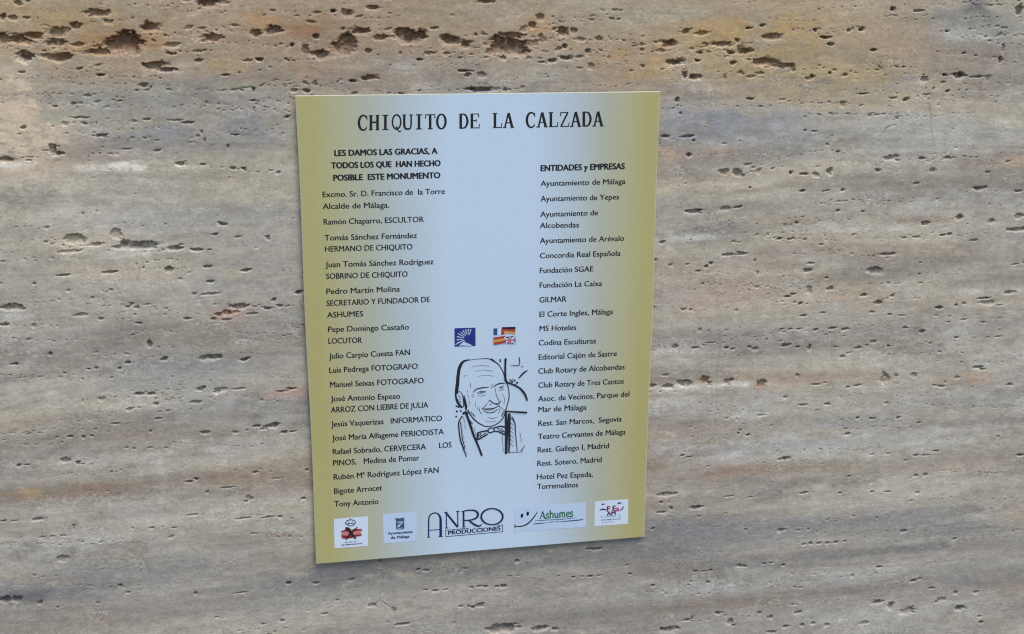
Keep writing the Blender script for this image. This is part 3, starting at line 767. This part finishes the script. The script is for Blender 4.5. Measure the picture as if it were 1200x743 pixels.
for k, ch in enumerate(TXT):
    if ch == ' ':
        continue
    step = (707.6 - 419.0) / len(TXT)
    gx0 = 419.0 + step * k
    gy0 = 152.6 + (147.8 - 152.6) * (k / len(TXT))
    gw, gh = step * 0.98, 17.3
    sl_ = (147.8 - 152.6) / (707.6 - 419.0)
    ll = 0
    for (pts, w) in GL[ch]:
        ttl.layer = 1 + 0.12 * ll       # crossing strokes never share a plane
        ll += 1
        P = [(gx0 + q[0] * gw, gy0 + sl_ * q[0] * gw - q[1] * gh) for q in pts]
        ww = [v * gw * 1.25 for v in w] if isinstance(w, list) else w * gw * 1.0
        ttl.line(P, ww)
ttl.build('title_lettering', INK, root)

# ---- small blue emblem: a dark shape with pale rays
q = Shapes(1)
q.poly([(532.4, 384.4), (557, 383.6), (557.2, 405.2), (532.6, 406)])
emb = q.build('emblem', BLUE, root)
q = Shapes(2)
hub = (548.5, 396.5)
for ang in (140, 158, 174, 190, 206, 222, 238, 254, 270, 286):
    t = math.radians(ang)
    r1 = 11.5 if 210 < ang < 300 else 13.5
    e1 = (min(556.6, max(532.9, hub[0] + r1 * math.cos(t))), min(405, max(384.5, hub[1] + r1 * math.sin(t))))
    q.line([(hub[0] + 5 * math.cos(t), hub[1] + 4.4 * math.sin(t)), e1], .5, 1.3, False)
    q.layer += .1
q.layer = 3.2
q.poly([(539.6, 402.2), (545, 400.6), (551.4, 403.4), (553.4, 405), (546, 404.8), (540, 404.4)])
q.layer = 3.4
q.line([(533.6, 403.5), (540, 400), (545, 399)], 1.0, .6)
q.build('ray', PALEB, emb)

# ---- flags: four small overlapping flags
def flag(corners, bands, vertical=False):
    (a, b, c, d) = [Vector(v) for v in corners]
    out = []
    n_ = len(bands)
    for k in range(n_):
        t0, t1 = k / n_, (k + 1) / n_
        if vertical:
            out.append(([a.lerp(b, t0), a.lerp(b, t1), d.lerp(c, t1), d.lerp(c, t0)], bands[k]))
        else:
            out.append(([a.lerp(d, t0), b.lerp(d.lerp(c, 1), 0).lerp(c, t0), b.lerp(c, t1), a.lerp(d, t1)], bands[k]))
    return out
fl = Shapes(1)
fl.poly([(577.6, 384.2), (604, 382.2), (604.2, 402.4), (577.8, 404.2)])
fpar = fl.build('flag_emblem', PALEB, root)
def bandset(corners, bands, layer, vertical=False):
    for pts, mt in flag(corners, bands, vertical):
        g = Shapes(layer)
        g.poly([tuple(v) for v in pts])
        g.build('flag_stripe', mt, fpar)
FB, FR, FY, FK, FN = ink('flag_blue_ink', (44, 84, 128)), ink('flag_red_ink', (176, 66, 58)), ink('flag_yellow_ink', (206, 158, 92)), ink('flag_black_ink', (46, 34, 38)), ink('flag_navy_ink', (66, 56, 116))
bandset([(578.2, 384.8), (592, 383.4), (591, 391.8), (578.2, 392.4)], [FB, WHITE, FR], 2, True)
bandset([(588, 383), (603.8, 382.6), (603.4, 391.6), (590.6, 389.6)], [FK, FR, FY], 3)
bandset([(578, 395), (592, 393), (592.4, 401.4), (578.6, 403.8)], [FR, FY, FR], 4)
g = Shapes(5)
g.poly([(590, 394.6), (603.6, 393), (604, 402), (592, 401.4)])
g.build('flag_stripe', FN, fpar)
g = Shapes(6)
g.line([(590.4, 395), (603.6, 401.6)], 1.6)
g.layer = 6.2
g.line([(603.4, 393.6), (592.2, 401)], 1.6)
g.layer = 6.4
g.line([(597, 394), (598, 401.8)], 2.4)
g.layer = 6.6
g.line([(590.8, 398), (603.8, 397.4)], 2.4)
g.build('flag_stripe', WHITE, fpar)
g = Shapes(8)
g.line([(597, 394), (598, 401.8)], 1.2)
g.layer = 8.2
g.line([(590.8, 398), (603.8, 397.4)], 1.2)
g.build('flag_stripe', FR, fpar)

# ---- portrait: ink drawing of a smiling bald man in a bow tie (lines in a 610 x 743 enlargement)
K_ = 115 / 610.0
def pt(x, y):
    return 515 + x * K_, 405 + y * K_
class Draw(Shapes):
    def s(self, pts, w, w1=None):
        self.layer += 0.02
        k = K_ * .82
        self.line([pt(*q) for q in pts], [v * k for v in w] if isinstance(w, list) else w * k, None if w1 is None else w1 * k)
    def fill(self, pts):
        self.layer += 0.02
        self.poly([pt(*q) for q in pts])
f = Draw(1)
f.s([(190, 88), (240, 82), (300, 80), (340, 96), (372, 124), (395, 165), (410, 210)], [4, 4, 7, 12, 8, 8, 10])          # crown
f.s([(412, 215), (428, 265), (432, 320), (420, 370), (404, 430), (380, 468), (345, 494), (318, 500)], [9, 8, 9, 8, 9, 8, 9, 7])   # far cheek and chin
f.s([(175, 400), (200, 440), (235, 475), (280, 500), (318, 503)], [14, 10, 10, 9, 7])                                   # near jaw
f.s([(108, 290), (128, 286), (142, 305), (148, 340), (150, 375), (140, 385)], [6, 6, 7, 8, 8, 6])                         # ear
f.s([(152, 310), (160, 345), (168, 385)], [10, 14, 16])
f.s([(210, 290), (225, 272), (262, 262), (310, 256)], [6, 9, 10, 5])                                                    # near brow
f.s([(338, 258), (352, 243), (385, 232), (405, 236)], [5, 9, 11, 6])                                                    # far brow
f.s([(232, 298), (252, 284), (280, 284), (290, 288)], [4, 6, 6, 4])                                                     # near eye
f.s([(240, 300), (262, 292), (284, 292)], [3, 5, 3])
f.s([(368, 262), (384, 254), (402, 256)], [4, 6, 4])                                                                    # far eye
f.s([(374, 268), (396, 262)], [3, 4])
f.s([(345, 262), (352, 300), (368, 340), (378, 356)], [3, 4, 5, 5])                                                     # nose
f.s([(304, 350), (312, 338), (325, 350), (345, 360), (372, 356), (384, 340)], [5, 5, 8, 9, 7, 4])
f.s([(298, 358), (286, 372), (268, 388)], [4, 5, 5])                                                                    # fold beside the mouth
f.s([(262, 392), (300, 393), (340, 388), (368, 372)], [6, 9, 9, 5])                                                     # mouth
f.s([(272, 402), (300, 416), (335, 414), (362, 392)], [4, 7, 7, 4])
f.s([(368, 365), (376, 390), (366, 420)], [4, 5, 4])
f.s([(300, 446), (330, 452), (358, 444)], [3, 4, 3])
f.s([(190, 230), (196, 262)], [4, 3])
f.s([(150, 190), (170, 180)], [3, 2])
f.s([(212, 425), (222, 445)], [4, 3])
for pts, a_, b_ in [([(205, 130), (260, 122), (310, 128)], 2, 3), ([(220, 160), (270, 150), (330, 158)], 2, 3), ([(240, 190), (290, 182), (340, 190)], 2, 2), ([(246, 548), (244, 572)], 9, 7), ([(256, 544), (256, 566)], 7, 5), ([(380, 512), (404, 536)], 7, 6),
                    ([(330, 238), (334, 262)], 4, 2), ([(322, 246), (324, 268)], 3, 2), ([(206, 300), (214, 312)], 3, 2), ([(200, 310), (210, 322)], 3, 2),
                    ([(236, 310), (262, 312), (288, 304)], 2, 3), ([(364, 276), (384, 276), (402, 270)], 2, 3), ([(392, 300), (404, 330), (400, 362)], 2, 4),
                    ([(384, 380), (396, 400), (386, 430)], 3, 4), ([(252, 380), (248, 402), (262, 424)], 3, 4), ([(240, 372), (236, 398)], 2, 3),
                    ([(226, 350), (222, 380)], 2, 3), ([(118, 306), (128, 320), (126, 344), (136, 356)], 4, 5), ([(112, 330), (120, 352)], 4, 4),
                    ([(206, 452), (226, 470), (250, 482)], 6, 4), ([(196, 410), (214, 436)], 7, 4), ([(286, 466), (318, 474), (350, 466)], 2, 3),
                    ([(384, 440), (398, 420), (408, 392)], 6, 4), ([(312, 362), (322, 368)], 6, 5), ([(352, 366), (366, 364)], 5, 4),
                    ([(282, 398), (310, 401), (338, 397)], 3, 3), ([(254, 288), (266, 296)], 7, 6), ([(382, 258), (390, 264)], 6, 5),
                    ([(176, 300), (180, 330)], 3, 2), ([(184, 340), (186, 372)], 3, 2), ([(170, 270), (174, 290)], 3, 2)]:
    f.s(pts, a_, b_)
por = f.build('portrait_drawing', INK_SOFT, root)
h = Draw(2)
h.s([(190, 86), (150, 96), (126, 130), (116, 180), (112, 235), (106, 300)], [5, 16, 24, 24, 26, 20])
h.s([(104, 240), (100, 300), (112, 350), (140, 385)], [10, 12, 18, 16])
h.s([(152, 330), (162, 370), (166, 400)], [14, 16, 14])
h.s([(100, 372), (125, 384)], [10, 8])
for x, y, r in ((108, 408, 7), (132, 405, 6), (104, 440, 6), (150, 420, 9), (122, 372, 6), (172, 420, 8), (140, 440, 5)):
    h.layer += .02
    h.ell(*pt(x, y), r * K_, r * K_ * .9, 9)
h.build('hair', INK_DRAW, por)
b = Draw(3)
b.s([(238, 540), (234, 572), (242, 582), (300, 548)], [11, 12, 12, 10])
b.s([(236, 542), (270, 532), (306, 528)], [10, 10, 12])
b.s([(250, 566), (290, 540)], [5, 5])
b.s([(300, 520), (322, 510), (338, 514), (336, 532), (308, 540), (300, 522)], [8, 8, 8, 9, 9, 8])
b.s([(338, 512), (380, 500), (414, 508), (434, 510)], [8, 10, 12, 12])
b.s([(340, 530), (372, 536), (402, 552), (410, 532)], [8, 9, 10, 9])
b.s([(362, 508), (372, 524), (398, 538)], [6, 6, 7])
b.build('bow_tie', INK_DRAW, por)
j = Draw(4)
j.s([(160, 405), (184, 470), (212, 555), (240, 620), (264, 684)], [16, 18, 16, 15, 14])
j.s([(168, 440), (190, 468), (206, 486)], [7, 9, 5])
j.s([(138, 440), (120, 475), (122, 530), (132, 590), (150, 640), (168, 690)], [8, 10, 9, 10, 9, 6])
j.s([(130, 470), (140, 560), (158, 640)], [4, 5, 4])
j.s([(412, 405), (414, 470), (416, 560), (414, 672)], [14, 20, 22, 18])
j.s([(434, 420), (432, 480), (434, 600), (430, 665)], [20, 24, 14, 10])
j.s([(448, 440), (468, 480), (474, 560), (484, 655)], [9, 8, 6, 5])
j.s([(430, 662), (520, 660)], [5, 3])
j.s([(506, 655), (530, 620)], [7, 4])
for k in range(9):
    j.s([(128 + 2 * k, 470 + 22 * k), (140 + 4 * k, 492 + 22 * k)], 3, 2)
for k in range(7):
    j.s([(440, 450 + 26 * k), (462, 470 + 26 * k)], 4, 2)
for pts in ([(196, 500), (214, 512), (226, 560)], [(390, 560), (394, 620), (398, 660)], [(500, 540), (512, 600)], [(146, 440), (158, 480), (160, 520)]):
    j.s(pts, 3, 2)
j.build('jacket', INK_DRAW, por)
k2 = Draw(5)
k2.s([(410, 76), (408, 140), (410, 210), (426, 232)], [16, 14, 18, 14])
k2.s([(420, 226), (456, 240), (498, 262), (530, 300), (545, 340)], [14, 12, 14, 16, 12])
k2.s([(416, 406), (470, 410), (544, 414)], [10, 12, 14])
k2.s([(494, 70), (494, 118), (440, 118)], [7, 6, 3])
k2.s([(546, 150), (518, 170), (492, 200)], [6, 12, 8])
k2.s([(376, 80), (378, 100)], [10, 8])
k2.s([(318, 78), (338, 92)], [10, 9])
for x, y, r in ((450, 222, 7), (466, 214, 6), (482, 228, 7), (470, 240, 5), (456, 206, 4), (440, 212, 6), (512, 128, 4)):
    k2.layer += .02
    k2.ell(*pt(x, y), r * K_, r * K_, 8)
k2.build('background_line', INK_DRAW, por)

# ---- labels along the foot
def label(corners, mat, text):
    g_ = Shapes(1)
    g_.poly(corners)
    o = g_.build('logo_label', mat, root)
    o['label'] = text
    return o
l1 = label([(391.1, 608.2), (431.1, 604.8), (431.3, 639.4), (392.1, 642.2)], WHITE, 'white label with crown over red and black cross')
g = Shapes(2)
g.line([(405.6, 611.4), (404.8, 613), (408, 615.6), (411.2, 616), (414.4, 615), (416.6, 612), (414.6, 609.6), (410.6, 609), (406.6, 610), (405.6, 611.4)], 1.0)
g.layer = 2.2
g.line([(410.6, 608.8), (410.6, 607.4)], 1.0)
g.layer = 2.4
g.line([(406.4, 613.4), (415.4, 612.8)], .8)
g.layer = 2.6
g.line([(408.6, 610), (408.8, 615)], .6)
g.layer = 2.8
g.line([(412.6, 609.8), (412.6, 615)], .6)
g.build('crown', SLATE, l1)
g = Shapes(2)
g.poly([(400, 622), (404, 620.4), (424, 619.4), (423, 623), (423.4, 628), (400.4, 631)])
g.build('flag_field', ink('salmon_ink', (196, 130, 130)), l1)
g = Shapes(3)
g.line([(399.6, 622.6), (406, 621.4), (412, 622.6), (418, 620.6), (424.8, 620.8)], [1.0, 1.8, 1.6, 2.0, .8])
g.layer = 3.2
g.line([(399.8, 627.6), (406, 628.6), (414, 627.8), (424, 626.2)], [1.6, 2.6, 2.4, 1.2])
g.layer = 3.4
g.line([(400.6, 630.4), (408, 629.8), (416, 629)], [.8, 1.6, .6])
g.build('red_stripe', RED, l1)
g = Shapes(4)
g.line([(404.6, 618.4), (408, 619.4), (411, 624), (414, 627.4), (416.8, 631)], [1.6, 3.6, 3, 2.6, 1.6])
g.layer = 4.2
g.line([(419, 617.2), (414, 621.6), (409.6, 626.2), (405.4, 632.2)], [.8, 1.8, 2.2, 1.2])
g.layer = 4.4
g.line([(405, 621), (408.4, 620.4)], 2.6)
g.build('black_cross', ink('maroon_black_ink', (58, 30, 44)), l1)
fine_print(404, 635.6, 419.4, 634.2, 1.4, SLATE, l1)
fine_print(399.6, 638.6, 424, 636.6, 1.7, SLATE, l1)

l2 = label([(448.5, 602.4), (488.2, 599.4), (488.4, 634), (449.6, 636.8)], PALEB, 'pale blue label with dark shield of the town hall')
g = Shapes(2)
g.poly([(464, 609.8), (473.6, 609), (473.8, 619), (471.8, 620.2), (466, 620.4), (464.2, 619.4)])
sh = g.build('shield', SLATE, l2)
g = Shapes(3)
g.poly([(465.6, 611.4), (472.4, 610.9), (472.5, 612.2), (465.7, 612.6)])
g.layer = 3.2
g.poly([(465.4, 617), (466.6, 614.8), (469.2, 613.4), (472.4, 613), (470, 614.4), (468, 616.6), (466.8, 618)])
g.layer = 3.4
g.poly([(466.2, 618.7), (472.4, 618.2), (472.4, 618.8), (466.2, 619.3)])
g.build('shield_opening', PALEB, sh)
g = Shapes(2)
g.poly([(462.4, 606.8), (464, 608), (466, 606.6), (468.4, 607.8), (471, 606.2), (472.6, 607.4), (474.8, 605.8), (473.6, 608.8), (463.8, 609.6)])
g.build('crown', SLATE, l2)
write('caption', 'Ayuntamiento', 454.6, 626.4, 483.6, 624.2, 2.9, True, SLATE, l2, 2)
write('caption', 'de Málaga', 458, 631.4, 479.8, 629.6, 2.9, True, SLATE, l2, 2)

# ANRO PRODUCCIONES
g = Shapes(1)
g.line([(502.2, 629.4), (502.4, 610), (503.6, 604.4), (507.4, 601.6), (511.6, 601.4), (514.6, 603.4)], [1.6, 1.6, 1.5, 1.4, 1.5, 2.0])
g.layer = 1.2
g.line([(513.2, 602.2), (515.8, 606), (516.4, 612), (516.4, 629)], [1.4, 2.6, 3.0, 3.0])
g.layer = 1.4
g.line([(502.6, 621.4), (508, 621), (515.4, 620.4)], .9)
for x0, x1, y in ((500.6, 504.2, 629.6), (514, 519, 628.8)):
    g.layer += .2
    g.line([(x0, y), (x1, y - .3)], .9)
N0 = 522.2
g.layer += .2
g.line([(523.2, 618.8), (523.0, 600.4)], 1.2)
g.layer += .2
g.line([(522.4, 600.4), (536.2, 617.6)], 2.2)
g.layer += .2
g.line([(536.6, 617.8), (536.4, 599.4)], 1.2)
for x0, x1, y in ((520.6, 524.4, 600.4), (521.4, 525.6, 618.8), (534.4, 538.8, 599.2)):
    g.layer += .2
    g.line([(x0, y), (x1, y - .3)], .9)
g.layer += .2
g.line([(543.4, 617.4), (543.2, 599)], 2.0)
g.layer += .2
g.line([(540.8, 599.4), (549, 597.8), (556.4, 598.2), (560, 601.6), (559, 606), (553, 609), (544, 609.8)], [1, 1.4, 1.8, 2.4, 2.2, 1.6, 1.2])
g.layer += .2
g.line([(549, 609.4), (556, 614.6), (561.4, 616.4), (564.6, 614.4)], [1.4, 2.2, 1.8, .8])
g.layer += .2
g.line([(541.4, 617.6), (545.6, 617.2)], .9)
g.layer += .2
g.line(arc(576.6, 605.3, 12.6, 9.4, 90, 450, 29), [1.2 + .9 * abs(math.cos(math.radians(360 * k / 28 + 90))) for k in range(29)])
an = g.build('company_logo', NAVY, root)
g = Shapes(1)
g.line([(522.2, 621.4), (550, 619)], .7)
for seg in (((522.2, 621.2), (522.4, 629)), ((522.4, 628.8), (589.4, 623.2)), ((589.2, 623.6), (589, 614.8)), ((583, 615.8), (589.2, 615.2))):
    g.layer += .2
    g.line(list(seg), .7)
g.build('logo_frame', NAVY, an)
write('logo_word', 'PRODUCCIONES', 525.4, 626.8, 586.4, 621.4, 4.6, True, NAVY, an, 1)

# Ashumes
l4 = label([(602.6, 595.2), (686.6, 588.8), (686.7, 617.8), (602.9, 623.4)], PALEB, 'pale label with a green word and a smile')
g = Shapes(2)
g.ell(611.7, 604.4, 1.5, 2.5, 14, .15)
g.ell(618.5, 602, 1.5, 2.5, 14, .15)
g.layer = 2.4
g.line([(602.8, 616.6), (607, 617), (612, 616.6), (617.4, 614.4), (622.6, 610), (627, 604.4), (630, 600)], [.8, 1.1, 1.3, 1.4, 1.4, 1.2, .7])
g.layer = 2.6
g.line([(603.4, 614.6), (603.6, 619)], .8)
g.build('smile', INK, l4)
# roman lower-case letters drawn with strokes
LG = {
    'A': (1.0, [([(.46, 1), (.10, 0)], .08), ([(.48, 1), (.86, 0)], .17), ([(.22, .34), (.7, .34)], .07), ([(-.04, .02), (.24, .02)], .06), ([(.68, .02), (1.0, .02)], .06)]),
    's': (.58, [([(.46, .52), (.42, .66), (.24, .68), (.12, .54), (.22, .4), (.42, .28), (.46, .12), (.26, .0), (.08, .04), (.06, .2)], .11)]),
    'h': (.78, [([(.16, 0), (.16, 1.08)], .14), ([(.16, .5), (.34, .67), (.52, .66), (.60, .5), (.60, 0)], .13), ([(.02, .02), (.3, .02)], .06), ([(.48, .02), (.76, .02)], .06), ([(.02, 1.06), (.18, 1.06)], .06)]),
    'u': (.78, [([(.16, .66), (.16, .18), (.26, .03), (.42, .02), (.58, .16)], .13), ([(.6, .66), (.6, 0)], .14), ([(.02, .65), (.18, .65)], .06), ([(.58, .02), (.74, .02)], .06)]),
    'm': (1.14, [([(.16, 0), (.16, .68)], .13), ([(.16, .5), (.32, .67), (.46, .64), (.54, .5), (.54, 0)], .12), ([(.54, .5), (.7, .67), (.84, .64), (.92, .5), (.92, 0)], .12), ([(.02, .02), (.3, .02)], .06), ([(.42, .02), (.66, .02)], .06), ([(.8, .02), (1.06, .02)], .06)]),
    'e': (.62, [([(.1, .38), (.52, .38), (.50, .58), (.32, .68), (.14, .56), (.08, .34), (.16, .1), (.34, .0), (.54, .12)], .11)]),
}
g = Shapes(2)
tot = sum(LG[c_][0] for c_ in 'Ashumes')
cur = 0.0
for c_ in 'Ashumes':
    wd, strokes = LG[c_]
    for (pts, w) in strokes:
        g.layer += .04
        sc_ = (672 - 632.4) / tot
        P = []
        for (u, v) in pts:
            xx = 632.4 + (cur + u) * sc_
            P.append((xx, 608.3 - (xx - 632.4) * .070 - v * 8.6))
        g.line(P, w * sc_ * 1.5)
    cur += wd
g.build('logo_word', GREEN, l4)
g = Shapes(2)
g.line([(626.4, 610.8), (640, 609.6), (656, 609), (674.4, 607)], [.6, .9, .8, .5])
g.layer = 2.2
g.line([(624.6, 614.2), (634, 613.4), (641, 612.6)], [.9, 1.1, .5])
g.layer = 2.4
g.line([(656, 611.8), (668, 610.6), (677, 609.8), (683.6, 608.8)], [.5, 1.2, 1.3, .9])
g.build('underline', SLATE, l4)
fine_print(642.6, 612.4, 656, 611.2, 1.4, SLATE, l4)

l5 = label([(697.1, 587.9), (736.4, 585), (736.1, 614.2), (696.7, 617)], WHITE, 'white label with small red and dark letters')
g = Shapes(2)
g.line([(705.2, 591.8), (707, 591), (709, 591)], [1, 1.8, .8])
g.layer = 2.2
g.line([(723.6, 590.8), (726, 589.6), (728.4, 589.8)], [.8, 2, 1])
g.layer = 2.4
g.line([(702.8, 598), (706, 597), (710.6, 597.4)], [1.2, 1.9, 1.5])
g.layer = 2.6
g.line([(727, 598.4), (729.6, 596.4), (730.6, 593.4)], [1.2, 1.6, .8])
g.build('doodle', SLATE, l5)
write('logo_letter', 'F', 711.6, 599.8, 715, 599.5, 6.2, True, RED, l5, 2)
write('logo_letter', 'E', 718.2, 599.2, 721.8, 598.9, 6.2, True, RED, l5, 2)
write('logo_letter', 'a', 722, 599.4, 725.8, 599.1, 6.0, True, PINK, l5, 2)
write('logo_letter', 'AM', 711.2, 604.6, 721.4, 603.8, 4.8, True, ink('purple_ink', (92, 54, 96)), l5, 2)
g = Shapes(2)
for (x, y) in ((705.6, 606), (726, 604.8)):
    g.line([(x - 1.6, y - 1.2), (x + 1.6, y - 1.3)], .7)
    g.layer += .1
    g.line([(x - 1.4, y + .4), (x + 1.5, y + .2)], .7)
    g.layer += .1
g.line([(709, 606.4), (716, 605), (722.6, 605.6)], [.8, 1.6, .8])
g.build('doodle', CYAN, l5)
fine_print(704.6, 609.8, 728.4, 608.2, 1.4, SLATE, l5)
fine_print(704.8, 612.4, 719, 611.4, 1.3, CYAN, l5)
